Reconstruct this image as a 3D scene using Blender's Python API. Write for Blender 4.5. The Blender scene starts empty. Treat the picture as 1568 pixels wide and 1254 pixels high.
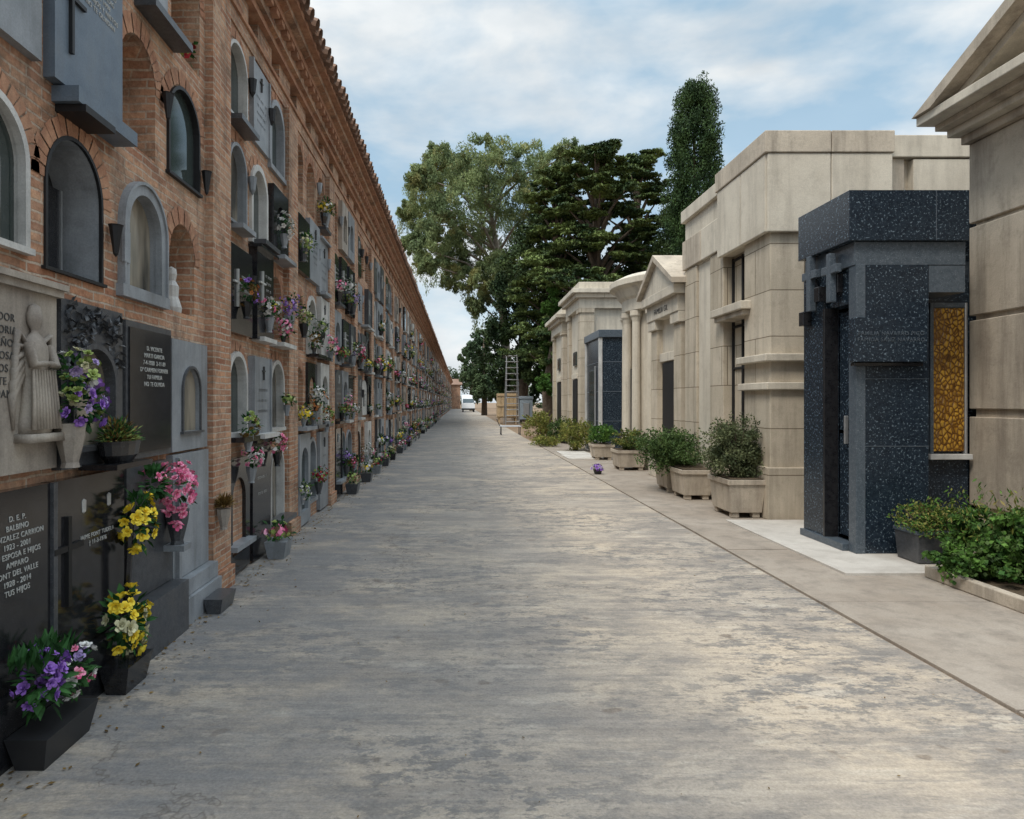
import bpy, math, random
import numpy as np
from mathutils import Vector, Matrix
R = random.Random(7)
NR = np.random.default_rng(11)
F=1045.0; EYE=1.6; VX=705.0; VY=615.0
scene=bpy.context.scene

# ------------------------------------------------------------------ materials
def nt(name):
    m=bpy.data.materials.new(name); m.use_nodes=True
    t=m.node_tree; b=t.nodes['Principled BSDF']
    return m,t,b
def N(t,typ,**kw):
    n=t.nodes.new(typ)
    for k,v in kw.items():
        if k in n.inputs.keys(): n.inputs[k].default_value=v
        else: setattr(n,k,v)
    return n
def ramp(t,fac,stops):
    r=t.nodes.new('ShaderNodeValToRGB'); t.links.new(fac,r.inputs[0])
    e=r.color_ramp.elements
    while len(e)<len(stops): e.new(0.5)
    for i,(p,c) in enumerate(stops):
        e[i].position=p; e[i].color=(c[0],c[1],c[2],1) if not isinstance(c,(int,float)) else (c,c,c,1)
    return r
def mix(t,fac,a,b,mode='MIX'):
    n=t.nodes.new('ShaderNodeMix'); n.data_type='RGBA'; n.blend_type=mode
    for s,val in ((0,fac),(6,a),(7,b)):
        if isinstance(val,bpy.types.NodeSocket): t.links.new(val,n.inputs[s])
        elif s==0: n.inputs[0].default_value=val
        else: n.inputs[s].default_value=(*val,1)
    return n.outputs[2]
def coords(t,scale=(1,1,1)):
    tc=t.nodes.new('ShaderNodeTexCoord'); mp=t.nodes.new('ShaderNodeMapping')
    mp.inputs['Scale'].default_value=scale
    t.links.new(tc.outputs['Object'],mp.inputs[0]); return mp.outputs[0]
def noise(t,scale,detail=4,rough=.6,sc=(1,1,1),dist=0):
    n=N(t,'ShaderNodeTexNoise'); n.inputs['Scale'].default_value=scale; n.inputs['Detail'].default_value=detail
    n.inputs['Roughness'].default_value=rough; n.inputs['Distortion'].default_value=dist
    t.links.new(coords(t,sc),n.inputs['Vector']); return n.outputs['Fac']
def bump(t,b,h,strength=.3,dist=.01):
    n=t.nodes.new('ShaderNodeBump'); n.inputs['Strength'].default_value=strength; n.inputs['Distance'].default_value=dist
    t.links.new(h,n.inputs['Height']); t.links.new(n.outputs[0],b.inputs['Normal'])
def bricktex(t,bw_,rh,ms,c1,c2,cm,wob=.02,off=(0,0)):
    tc=t.nodes.new('ShaderNodeTexCoord'); sp=t.nodes.new('ShaderNodeSeparateXYZ'); t.links.new(tc.outputs['Object'],sp.inputs[0])
    ad=N(t,'ShaderNodeMath',operation='ADD'); t.links.new(sp.outputs[0],ad.inputs[0]); t.links.new(sp.outputs[1],ad.inputs[1])
    cb=t.nodes.new('ShaderNodeCombineXYZ'); t.links.new(ad.outputs[0],cb.inputs[0]); t.links.new(sp.outputs[2],cb.inputs[1])
    v=cb.outputs[0]
    if wob>0:
        nz=N(t,'ShaderNodeTexNoise'); nz.inputs['Scale'].default_value=6; t.links.new(tc.outputs['Object'],nz.inputs['Vector'])
        vm=N(t,'ShaderNodeVectorMath',operation='SCALE'); t.links.new(nz.outputs['Color'],vm.inputs[0]); vm.inputs['Scale'].default_value=wob
        va=N(t,'ShaderNodeVectorMath',operation='ADD'); t.links.new(v,va.inputs[0]); t.links.new(vm.outputs[0],va.inputs[1]); v=va.outputs[0]
    br=t.nodes.new('ShaderNodeTexBrick'); t.links.new(v,br.inputs['Vector'])
    br.inputs['Scale'].default_value=1; br.inputs['Brick Width'].default_value=bw_; br.inputs['Row Height'].default_value=rh
    br.inputs['Mortar Size'].default_value=ms; br.inputs['Mortar Smooth'].default_value=.2; br.inputs['Bias'].default_value=0
    br.inputs['Color1'].default_value=(*c1,1); br.inputs['Color2'].default_value=(*c2,1); br.inputs['Mortar'].default_value=(*cm,1)
    return br
def stone(name,c1,c2,scale=2,rough=.8,bs=.3,streak=0.5,streakcol=(.12,.1,.08),speck=None,speckscale=90,spec=.3,bd=.01,joints=None,sth=.6):
    m,t,b=nt(name)
    f=ramp(t,noise(t,scale,5,.65),[(.35,0.),(.65,1.)]).outputs[0]
    col=mix(t,f,c1,c2)
    if streak>0:
        s=ramp(t,noise(t,1.2,5,.7,(3,3,.3)),[(.47,0.),(.68,streak)]).outputs[0]
        col=mix(t,s,col,streakcol)
        s2=ramp(t,noise(t,6,5,.75),[(.52,0.),(.76,streak*.7)]).outputs[0]
        col=mix(t,s2,col,streakcol)
    if joints:
        br=bricktex(t,joints[0],joints[1],.007,(1,1,1),(.86,.85,.83),(.32,.29,.25),0.004)
        col=mix(t,1.,col,br.outputs['Color'],'MULTIPLY')
    if not speck: col=mix(t,.5,col,ramp(t,noise(t,110,2,.6),[(.25,.6),(.75,1.05)]).outputs[0],'MULTIPLY')
    if speck:
        v=N(t,'ShaderNodeTexNoise'); v.inputs['Scale'].default_value=speckscale; v.inputs['Detail'].default_value=3; v.inputs['Roughness'].default_value=.7
        t.links.new(coords(t),v.inputs['Vector'])
        col=mix(t,ramp(t,v.outputs['Fac'],[(sth,0.),(sth+.05,1.)]).outputs[0],col,speck)
    t.links.new(col,b.inputs['Base Color']); b.inputs['Roughness'].default_value=rough
    b.inputs['Specular IOR Level'].default_value=spec
    if bs>0: bump(t,b,noise(t,22,5,.75),bs,bd)
    return m
def plain(name,c,rough=.5,metal=0,spec=.5,var=.25):
    m,t,b=nt(name)
    col=mix(t,noise(t,14,3),tuple(x*(1-var) for x in c),tuple(min(1,x*(1+var)) for x in c))
    t.links.new(col,b.inputs['Base Color']); b.inputs['Roughness'].default_value=rough
    b.inputs['Metallic'].default_value=metal; b.inputs['Specular IOR Level'].default_value=spec
    return m
def brickmat(name):
    m,t,b=nt(name)
    br=bricktex(t,.24,.052,.007,(.60,.33,.195),(.33,.145,.085),(.53,.43,.34),.022)
    col=mix(t,ramp(t,noise(t,1.6,5,.7),[(.40,0.),(.66,.6)]).outputs[0],br.outputs['Color'],(.58,.43,.31))
    col=mix(t,ramp(t,noise(t,9,4,.7),[(.52,0.),(.64,.45)]).outputs[0],col,(.30,.13,.08))
    col=mix(t,ramp(t,noise(t,2.2,6,.78),[(.49,0.),(.66,.75)]).outputs[0],col,(.17,.115,.08))
    col=mix(t,ramp(t,noise(t,1.1,4,.7,(3,3,.4)),[(.50,0.),(.68,.6)]).outputs[0],col,(.15,.11,.085))
    col=mix(t,.6,col,ramp(t,noise(t,40,3,.7),[(.2,.5),(.8,1.15)]).outputs[0],'MULTIPLY')
    t.links.new(col,b.inputs['Base Color']); b.inputs['Roughness'].default_value=.9; b.inputs['Specular IOR Level'].default_value=.2
    iv=N(t,'ShaderNodeMath',operation='SUBTRACT'); iv.inputs[0].default_value=1; t.links.new(br.outputs['Fac'],iv.inputs[1])
    h=N(t,'ShaderNodeMath',operation='ADD'); t.links.new(iv.outputs[0],h.inputs[0]); t.links.new(noise(t,35,3),h.inputs[1])
    bump(t,b,h.outputs[0],.8,.012)
    return m
def foliage(name,dark,light,clump=.5,trans=.25,dry=None):
    m,t,b=nt(name)
    f=ramp(t,noise(t,clump,2,.6),[(.38,0.),(.62,1.)]).outputs[0]
    col=mix(t,f,dark,light)
    g=t.nodes.new('ShaderNodeNewGeometry')
    col=mix(t,.75,col,ramp(t,g.outputs['Random Per Island'],[(0,.45),(1,1.5)]).outputs[0],'MULTIPLY')
    if dry: col=mix(t,ramp(t,noise(t,clump*1.7,2),[(.54,0.),(.68,.7)]).outputs[0],col,dry)
    t.links.new(col,b.inputs['Base Color']); b.inputs['Roughness'].default_value=.65; b.inputs['Specular IOR Level'].default_value=.2
    if trans>0:
        tr=t.nodes.new('ShaderNodeBsdfTranslucent'); t.links.new(col,tr.inputs[0])
        ms=t.nodes.new('ShaderNodeMixShader'); ms.inputs[0].default_value=trans
        t.links.new(b.outputs[0],ms.inputs[1]); t.links.new(tr.outputs[0],ms.inputs[2])
        t.links.new(ms.outputs[0],t.nodes['Material Output'].inputs[0])
    return m
def petal(name,c,c2=None):
    m,t,b=nt(name)
    g=t.nodes.new('ShaderNodeNewGeometry')
    c2=c2 or tuple(x*.55 for x in c)
    t.links.new(mix(t,g.outputs['Random Per Island'],c2,c),b.inputs['Base Color']); b.inputs['Roughness'].default_value=.7
    return m

BR=brickmat('brick')
BRS=stone('voussoir_brick',(.52,.29,.18),(.35,.165,.10),9,.9,.5,.55,(.16,.11,.08))
CREAM=stone('cream_stone',(.66,.58,.465),(.54,.47,.37),1.3,.85,.35,.55,(.27,.23,.18),joints=(1.25,.62))
CREAM2=stone('pale_stone',(.70,.635,.525),(.58,.52,.425),1.1,.85,.35,.45,(.29,.255,.21))
CREAM3=stone('weathered_stone',(.60,.52,.415),(.47,.405,.325),1.6,.9,.5,.65,(.21,.175,.14))
GRAN=stone('blue_granite',(.008,.014,.023),(.018,.029,.043),25,.25,.0,0,speck=(.15,.20,.245),speckscale=44,spec=.4,sth=.59)
GRANL=stone('grey_granite',(.05,.068,.085),(.09,.108,.13),30,.35,.0,0,speck=(.2,.23,.26),speckscale=90,spec=.4)
BLACK=stone('black_granite',(.010,.010,.012),(.022,.022,.024),20,.13,.0,0,speck=(.05,.05,.055),speckscale=200,spec=.5)
DGREY=stone('dark_grey_granite',(.045,.048,.054),(.075,.08,.088),25,.28,.0,.3,(.12,.11,.10),speck=(.16,.16,.17),speckscale=160)
BLUEG=stone('blue_grey_slate',(.11,.145,.19),(.15,.19,.235),6,.4,.1,.25)
GMARB=stone('grey_marble',(.34,.36,.385),(.22,.24,.26),2.5,.4,.1,.55,(.12,.12,.12))
WMARB=stone('white_marble',(.66,.65,.62),(.46,.455,.44),3,.4,.08,.4,(.25,.24,.23))
BEIGEM=stone('beige_marble',(.44,.39,.33),(.31,.27,.235),3,.7,.3,.55,(.13,.11,.09))
IRON=plain('dark_iron',(.03,.03,.032),.5,.6)
STEEL=plain('steel',(.45,.46,.47),.4,.7)
WOOD=plain('wood_board',(.50,.37,.22),.8)
BLUEP=plain('blue_grey_paint',(.33,.40,.46),.5)
TILE=stone('roof_tile',(.32,.20,.14),(.22,.14,.105),5,.9,.3,.5)
LETTER=plain('letter_paint',(.42,.42,.40),.6)
LETTERD=plain('letter_lead',(.05,.05,.05),.6)
PLASTIC=plain('dark_plastic',(.02,.02,.022),.5)
m,t,b=nt('dark_glass'); b.inputs['Roughness'].default_value=.06; b.inputs['Specular IOR Level'].default_value=.9
t.links.new(mix(t,noise(t,1.7,3),(.012,.02,.02),(.06,.075,.07)),b.inputs['Base Color']); GLASS=m
m,t,b=nt('curtained_glass'); b.inputs['Roughness'].default_value=.12; b.inputs['Specular IOR Level'].default_value=.7
t.links.new(mix(t,ramp(t,noise(t,2.5,3,.5,(1,2,.5)),[(.4,0.),(.6,1.)]).outputs[0],(.06,.055,.045),(.30,.26,.20)),b.inputs['Base Color']); GLASS2=m
m,t,b=nt('amber_glass'); b.inputs['Roughness'].default_value=.2
vo=N(t,'ShaderNodeTexVoronoi',feature='DISTANCE_TO_EDGE'); vo.inputs['Scale'].default_value=21; t.links.new(coords(t,(1.2,1,.8)),vo.inputs['Vector'])
c_=ramp(t,vo.outputs['Distance'],[(.0,(.05,.02,.004)),(.08,(.20,.085,.008)),(.20,(.50,.26,.025)),(.5,(.62,.37,.05))]).outputs[0]
c_=mix(t,ramp(t,noise(t,5,4,.7),[(.42,0.),(.62,.75)]).outputs[0],c_,(.15,.06,.006))
t.links.new(c_,b.inputs['Base Color']); bump(t,b,vo.outputs['Distance'],.8,.02); AMBER=m

# road concrete
m,t,b=nt('stained_shaded_concrete')
big=ramp(t,noise(t,.5,4,.6,(1,.8,1)),[(.38,0.),(.62,1.)]).outputs[0]
col=mix(t,big,(.575,.48,.37),(.455,.40,.335))
msk=ramp(t,noise(t,.6,2,.5),[(.36,.15),(.56,1.)]).outputs[0]
def masked(f):
    q=N(t,'ShaderNodeMath',operation='MULTIPLY'); t.links.new(f,q.inputs[0]); t.links.new(msk,q.inputs[1]); return q.outputs[0]
col=mix(t,ramp(t,noise(t,1.2,6,.70,(.75,1.4,1)),[(.44,0.),(.58,.85)]).outputs[0],col,(.315,.28,.245))
col=mix(t,ramp(t,noise(t,2.0,5,.70,(.6,1.9,1)),[(.56,0.),(.66,.5)]).outputs[0],col,(.63,.57,.48))
col=mix(t,masked(ramp(t,noise(t,5.0,6,.76,(.8,1.4,1)),[(.50,0.),(.57,.85)]).outputs[0]),col,(.205,.195,.185))
col=mix(t,masked(ramp(t,noise(t,16,4,.75,(.8,1.3,1)),[(.54,0.),(.62,.7)]).outputs[0]),col,(.17,.155,.14))
col=mix(t,ramp(t,noise(t,1.9,6,.8,(.5,2.4,1)),[(.54,0.),(.61,.6)]).outputs[0],col,(.25,.23,.21))
col=mix(t,ramp(t,noise(t,3.1,2,.6,(1,1.3,1)),[(.68,0.),(.71,.55)]).outputs[0],col,(.18,.135,.10))
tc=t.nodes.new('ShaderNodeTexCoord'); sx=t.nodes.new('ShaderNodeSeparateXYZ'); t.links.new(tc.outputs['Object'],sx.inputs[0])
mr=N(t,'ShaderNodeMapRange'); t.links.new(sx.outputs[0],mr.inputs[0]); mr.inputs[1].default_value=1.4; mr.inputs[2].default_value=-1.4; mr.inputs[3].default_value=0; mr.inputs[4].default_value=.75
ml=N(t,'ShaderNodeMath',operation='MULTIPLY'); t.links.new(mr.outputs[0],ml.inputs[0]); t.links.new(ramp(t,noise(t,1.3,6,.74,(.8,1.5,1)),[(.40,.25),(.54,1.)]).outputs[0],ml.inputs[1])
col=mix(t,ml.outputs[0],col,(.215,.215,.22))  # soft shade of the niche wall painted into the left side, broken by noise
# hairline cracks
cz=N(t,'ShaderNodeTexVoronoi',feature='DISTANCE_TO_EDGE'); cz.inputs['Scale'].default_value=.28
nz=N(t,'ShaderNodeTexNoise'); nz.inputs['Scale'].default_value=1.2; nz.inputs['Detail'].default_value=5; nz.inputs['Roughness'].default_value=.7; t.links.new(coords(t),nz.inputs['Vector'])
vm=N(t,'ShaderNodeVectorMath',operation='SCALE'); t.links.new(nz.outputs['Color'],vm.inputs[0]); vm.inputs['Scale'].default_value=1.1
va=N(t,'ShaderNodeVectorMath',operation='ADD'); t.links.new(coords(t,(.6,1,1)),va.inputs[0]); t.links.new(vm.outputs[0],va.inputs[1]); t.links.new(va.outputs[0],cz.inputs['Vector'])
col=mix(t,ramp(t,cz.outputs['Distance'],[(.0,.55),(.0022,0.)]).outputs[0],col,(.12,.10,.085))
col=mix(t,.5,col,ramp(t,noise(t,2.2,3,.7,(.35,11,1)),[(.3,.72),(.7,1.10)]).outputs[0],'MULTIPLY')
col=mix(t,.7,col,ramp(t,noise(t,80,2,.75),[(.2,.55),(.8,1.12)]).outputs[0],'MULTIPLY')
t.links.new(col,b.inputs['Base Color']); b.inputs['Roughness'].default_value=.85; b.inputs['Specular IOR Level'].default_value=.2
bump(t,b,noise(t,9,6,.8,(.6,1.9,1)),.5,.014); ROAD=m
PAVE=stone('pavement_concrete',(.315,.265,.215),(.39,.34,.285),1.2,.9,.35,.6,(.19,.165,.14))
SLABP=stone('pale_paving_slab',(.62,.585,.53),(.50,.465,.42),2,.7,.15,.35,(.3,.27,.23))
DIRT=stone('reddish_dirt',(.30,.19,.12),(.24,.18,.12),.8,.95,.6,.4,(.12,.10,.06),bd=.03)
DIRT2=stone('bed_soil',(.10,.075,.05),(.16,.12,.08),4,.95,.8,0,bd=.03)

# ------------------------------------------------------------------ mesh builder
class MB:
    def __init__(s): s.v=[];s.f=[];s.m=[];s.mats=[]
    def mi(s,mat):
        if mat not in s.mats: s.mats.append(mat)
        return s.mats.index(mat)
    def poly(s,pts,mat):
        n=len(s.v); s.v+= [tuple(p) for p in pts]; s.f.append(tuple(range(n,n+len(pts)))); s.m.append(s.mi(mat))
    def hexa(s,V,mat):
        n=len(s.v); s.v+=V; i=s.mi(mat)
        for q in ((0,3,2,1),(4,5,6,7),(0,1,5,4),(1,2,6,5),(2,3,7,6),(3,0,4,7)):
            s.f.append(tuple(n+k for k in q)); s.m.append(i)
    def box(s,x0,x1,y0,y1,z0,z1,mat):
        if x0>x1:x0,x1=x1,x0
        if y0>y1:y0,y1=y1,y0
        if z0>z1:z0,z1=z1,z0
        s.hexa([(x0,y0,z0),(x1,y0,z0),(x1,y1,z0),(x0,y1,z0),(x0,y0,z1),(x1,y0,z1),(x1,y1,z1),(x0,y1,z1)],mat)
    def frustum(s,x0,x1,y0,y1,z0,z1,t,mat):
        s.hexa([(x0+t,y0+t,z0),(x1-t,y0+t,z0),(x1-t,y1-t,z0),(x0+t,y1-t,z0),(x0,y0,z1),(x1,y0,z1),(x1,y1,z1),(x0,y1,z1)],mat)
    def prismX(s,yz,x0,x1,mat):
        a=[(x0,y,z) for y,z in yz]; b=[(x1,y,z) for y,z in yz]
        s.poly(a,mat); s.poly(b[::-1],mat)
        for i in range(len(yz)):
            j=(i+1)%len(yz); s.poly([a[i],b[i],b[j],a[j]],mat)
    def lathe(s,c,prof,n,mat,sx=1,sy=1):
        k=s.mi(mat); base=len(s.v)
        for r,z in prof:
            for i in range(n):
                a=2*math.pi*i/n; s.v.append((c[0]+r*math.cos(a)*sx,c[1]+r*math.sin(a)*sy,c[2]+z))
        for j in range(len(prof)-1):
            for i in range(n):
                i2=(i+1)%n
                s.f.append((base+j*n+i,base+j*n+i2,base+(j+1)*n+i2,base+(j+1)*n+i)); s.m.append(k)
    def tube(s,pts,rad,n,mat):
        k=s.mi(mat); base=len(s.v)
        for q,(p,r) in enumerate(zip(pts,rad)):
            p=Vector(p); d=(Vector(pts[min(q+1,len(pts)-1)])-Vector(pts[max(q-1,0)])).normalized()
            u=d.cross(Vector((0.31,.2,.93) if abs(d.z)<.9 else (1,0,0))).normalized(); w=d.cross(u)
            for i in range(n):
                a=2*math.pi*i/n; s.v.append(tuple(p+(u*math.cos(a)+w*math.sin(a))*r))
        for j in range(len(pts)-1):
            for i in range(n):
                i2=(i+1)%n
                s.f.append((base+j*n+i,base+j*n+i2,base+(j+1)*n+i2,base+(j+1)*n+i)); s.m.append(k)
        s.f.append(tuple(base+(len(pts)-1)*n+i for i in range(n))); s.m.append(k)
    def obj(s,name,parent=None,bevel=0,smooth=False):
        me=bpy.data.meshes.new(name); me.from_pydata(s.v,[],s.f)
        for mm in s.mats: me.materials.append(mm)
        me.polygons.foreach_set('material_index',s.m)
        if smooth: me.polygons.foreach_set('use_smooth',[True]*len(s.f))
        me.update()
        o=bpy.data.objects.new(name,me); scene.collection.objects.link(o)
        if parent: o.parent=parent
        if bevel>0:
            bv=o.modifiers.new('bevel','BEVEL'); bv.width=bevel; bv.segments=2; bv.limit_method='ANGLE'; bv.angle_limit=math.radians(50)
        return o
def empty(name):
    e=bpy.data.objects.new(name,None); scene.collection.objects.link(e); return e
def text(s,loc,size,mat,parent,facing='X',align='CENTER',name='inscription'):
    cu=bpy.data.curves.new(name,'FONT'); cu.body=s; cu.size=size; cu.extrude=.0015; cu.align_x=align; cu.space_line=1.15; cu.space_character=1.1
    cu.materials.append(mat)
    o=bpy.data.objects.new(name,cu); scene.collection.objects.link(o); o.parent=parent; o.location=loc
    o.rotation_euler=(math.pi/2,0,math.pi/2 if facing=='X' else (0 if facing=='-Y' else -math.pi/2))
    return o
def leafmesh(name,P,size,mats,parent=None,aspect=.5,droop=0.,flat=0.,jit=.4):
    P=np.asarray(P,dtype=np.float64); n=len(P)
    a=NR.normal(size=(n,3)); a[:,2]-=droop*2
    if flat: a[:,2]*=(1-flat)
    a/=np.linalg.norm(a,axis=1)[:,None]
    b=np.cross(a,NR.normal(size=(n,3)))
    if flat: b[:,2]*=(1-flat)
    b/=np.linalg.norm(b,axis=1)[:,None]+1e-9
    L=size*(1+jit*NR.uniform(-1,1,n))[:,None]
    V=np.empty((n,4,3)); V[:,0]=P-a*L/2; V[:,1]=P+b*L*aspect/2; V[:,2]=P+a*L/2; V[:,3]=P-b*L*aspect/2
    me=bpy.data.meshes.new(name); me.vertices.add(n*4); me.vertices.foreach_set('co',V.ravel())
    me.loops.add(n*4); me.loops.foreach_set('vertex_index',np.arange(n*4,dtype=np.int32))
    me.polygons.add(n); me.polygons.foreach_set('loop_start',np.arange(0,n*4,4,dtype=np.int32))
    for mm in mats: me.materials.append(mm)
    if len(mats)>1: me.polygons.foreach_set('material_index',NR.integers(0,len(mats),n).astype(np.int32))
    me.update(calc_edges=True)
    o=bpy.data.objects.new(name,me); scene.collection.objects.link(o)
    if parent: o.parent=parent
    return o
def blob(c,r,k,per,sub=.28,shell=.6):
    d=NR.normal(size=(k,3)); d/=np.linalg.norm(d,axis=1)[:,None]
    rr=(shell+(1-shell)*NR.uniform(0,1,k))[:,None]
    cc=d*rr*np.array(r)+np.array(c)
    s=sub*np.array(r)*NR.uniform(.6,1.3,(k,1))
    o=NR.normal(size=(k,per,3)); o/=np.linalg.norm(o,axis=2)[:,:,None]; o*=(NR.uniform(0,1,(k,per,1))**.45)
    return (cc[:,None,:]+o*s[:,None,:]).reshape(-1,3)

# ------------------------------------------------------------------ flowers
LEAFM=foliage('bouquet_leaf',(.015,.055,.015),(.04,.12,.03),8,.12)
DRYL=foliage('dry_leaf',(.12,.07,.02),(.25,.16,.05),8,.15)
PK=petal('pink_petal',(.80,.10,.28),(.88,.42,.55)); YE=petal('yellow_petal',(.85,.60,.02),(.90,.74,.08)); WH=petal('white_petal',(.80,.78,.74),(.6,.58,.56))
PU=petal('purple_petal',(.20,.07,.40),(.38,.20,.62)); RE=petal('red_petal',(.50,.03,.05)); OR=petal('orange_petal',(.60,.22,.06)); LI=petal('lilac_petal',(.50,.38,.70)); CR=petal('cream_petal',(.72,.68,.42)); LG=petal('lime_petal',(.38,.48,.12))
def rose(mb,c,d,size,mat,rings=3):
    d=Vector(d).normalized(); u=d.orthogonal().normalized(); w=d.cross(u); c=Vector(c)
    for k in range(rings):
        n=5; tilt=.12+.42*k; r0=size*.10
        for i in range(n):
            a=2*math.pi*(i+.5*k)/n+R.uniform(-.15,.15); rad=u*math.cos(a)+w*math.sin(a); tan=d.cross(rad)
            L=size*(.62+.12*k)*R.uniform(.8,1.15); W=size*(.22+.09*k)
            p0=c+rad*r0*(k+.3); p1=p0+(rad*math.sin(tilt)+d*math.cos(tilt))*L*.6; t2=tilt+.5
            p2=p1+(rad*math.sin(t2)+d*math.cos(t2))*L*.4
            mb.poly([p0-tan*W*.4,p0+tan*W*.4,p1+tan*W,p1-tan*W],mat)
            mb.poly([p1-tan*W,p1+tan*W,p2+tan*W*.6,p2-tan*W*.6],mat)
def leaf(mb,c,d,L,W,mat):
    d=Vector(d).normalized(); s=d.cross(Vector((R.uniform(-.5,.5),R.uniform(-.5,.5),1))).normalized(); n=s.cross(d)
    c=Vector(c); m1=c+d*L*.5+n*L*.08; e=c+d*L-n*L*.08
    mb.poly([c,m1+s*W-n*W*.3,e,m1],mat); mb.poly([c,m1,e,m1-s*W-n*W*.3],mat)
def bouquet(mb,c,r,cols,nf,fs,nl,out=(1,0,.2),ls=.06):
    c=Vector(c); out=Vector(out)
    for i in range(nl):
        d=Vector((R.gauss(0,1),R.gauss(0,1),R.gauss(0,1))).normalized()+out*.3; d.normalize()
        leaf(mb,c+Vector([d[k]*r[k]*R.uniform(.2,.9) for k in range(3)]),d,ls*R.uniform(.7,1.3),ls*.28,LEAFM)
    pts=[]
    for i in range(nf):
        for tr in range(20):
            d=Vector((R.gauss(0,1),R.gauss(0,1),R.gauss(0,1)+.2)).normalized()+out*.5; d.normalize()
            p=c+Vector([d[k]*r[k] for k in range(3)])*R.uniform(.75,1.15)
            if all((p-q).length>fs*1.0 for q in pts): break
        pts.append(p); rose(mb,p,d+Vector((R.gauss(0,.35),R.gauss(0,.35),R.gauss(0,.35))),fs*R.uniform(.7,1.15),R.choice(cols))
def tuft(mb,c,r,cols,n,s):
    sy=R.uniform(.7,1.4); sz=R.uniform(.7,1.3)
    for i in range(n):
        d=Vector((R.gauss(0,1),R.gauss(0,1),R.gauss(0,1))).normalized()
        q_=d*r*R.uniform(.3,1); p=Vector(c)+Vector((q_.x,q_.y*sy,q_.z*sz))
        mat=R.choice(cols) if R.random()<.5 else LEAFM
        if mat is LEAFM: leaf(mb,p,d,s*1.8,s*.5,mat)
        else:
            u=d.orthogonal().normalized()*s*.6; w=d.cross(u).normalized()*s*.6; q=p+d*s*.3
            mb.poly([p-u*.8-w*.8,p+u*.8-w*.8,q+u+w,q-u+w],mat); mb.poly([q-u*1.1,q-w*1.1,q+u*1.1,q+w*1.1],mat)

# ------------------------------------------------------------------ niche wall
XW=-2.08
ROWS=[(0.0,1.22),(1.22,2.19),(2.19,3.15),(3.15,4.10),(4.10,5.06)]
wall=empty('brick_niche_wall')
bw=MB(); tomb=MB(); fl=MB(); acc=MB()
def archpts(yc,a,zp,rise,n):
    return [(yc-a*math.cos(math.pi*k/n),zp+rise*math.sin(math.pi*k/n)) for k in range(n+1)]
def arch_panel(mb,x,y0,y1,z0,z1,yc,a,zs,zp,rise,depth,mf,mrv,mbk,n=12):
    A=archpts(yc,a,zp,rise,n)
    P=lambda y,z:(x,y,z)
    mb.poly([P(y0,z0),P(y1,z0),P(y1,zs),P(y0,zs)],mf)
    mb.poly([P(y0,zs),P(yc-a,zs),P(yc-a,zp),P(y0,zp)],mf)
    mb.poly([P(yc+a,zs),P(y1,zs),P(y1,zp),P(yc+a,zp)],mf)
    mb.poly([P(y0,zp),P(*A[0]),P(y0,z1)],mf); mb.poly([P(*A[-1]),P(y1,zp),P(y1,z1)],mf)
    for k in range(n):
        ya=y0+(y1-y0)*k/n; yb=y0+(y1-y0)*(k+1)/n
        mb.poly([P(*A[k]),P(*A[k+1]),P(yb,z1),P(ya,z1)],mf)
    out=[(yc-a,zs)]+A+[(yc+a,zs)]
    for i in range(len(out)):
        j=(i+1)%len(out); p,q=out[i],out[j]
        mb.poly([(x,p[0],p[1]),(x,q[0],q[1]),(x-depth,q[0],q[1]),(x-depth,p[0],p[1])],mrv)
    mb.poly([(x-depth,p[0],p[1]) for p in out],mbk)
def arch_frame(mb,x0,x1,yc,a,zs,zp,rise,w,mat,n=14,sill=True):
    A=[(yc-a,zs)]+archpts(yc,a,zp,rise,n)+[(yc+a,zs)]
    B=[(yc-a-w,zs)]+archpts(yc,a+w,zp,rise+w,n)+[(yc+a+w,zs)]
    for i in range(len(A)-1):
        a0,a1,b0,b1=A[i],A[i+1],B[i],B[i+1]
        mb.poly([(x1,*a0),(x1,*b0),(x1,*b1),(x1,*a1)],mat)
        mb.poly([(x0,*b0),(x1,*b0),(x1,*b1),(x0,*b1)],mat)
        mb.poly([(x0,*a0),(x1,*a0),(x1,*a1),(x0,*a1)],mat)
    if sill: mb.box(x0,x1+.012,yc-a-w-.02,yc+a+w+.02,zs-w*.9,zs-.001,mat)
def voussoirs(mb,x,yc,a,zp,rise,n=13,w=.11):
    for k in range(n):
        t0=math.pi*(k+.07)/n; t1=math.pi*(k+.93)/n; q=[]; w2=w*R.uniform(.9,1.08)
        for (tt,e) in ((t0,0),(t0,w2),(t1,w2),(t1,0)):
            q.append((x+.005+.003*(k%2),yc-(a+e)*math.cos(tt),zp+(rise+e)*math.sin(tt)))
        mb.poly(q,BRS)
def letters(mb,x,y0,y1,z0,z1,mat,rows=4,h=.026):
    for r in range(rows):
        z=z1-(r+.5)*(z1-z0)/rows; wd=(y1-y0)*R.uniform(.5,.9); y=(y0+y1)/2-wd/2; ye=y+wd
        while y<ye:
            w=R.uniform(.010,.020)
            if R.random()<.85:
                mb.poly([(x,y,z-h/2),(x,y+w*.4,z-h/2),(x,y+w*.4,z+h/2),(x,y,z+h/2)],mat)
                if R.random()<.6: mb.poly([(x,y+w*.4,z+h*.3),(x,y+w,z+h*.3),(x,y+w,z+h/2),(x,y+w*.4,z+h/2)],mat)
            y+=w*1.45
def cross(mb,x,y,z,h,mat,th=.018):
    mb.box(x,x+.02,y-th/2,y+th/2,z,z+h,mat); mb.box(x,x+.018,y-h*.28,y-th/2-.0005,z+h*.62,z+h*.62+th,mat); mb.box(x,x+.018,y+th/2+.0005,y+h*.28,z+h*.62,z+h*.62+th,mat)
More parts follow.
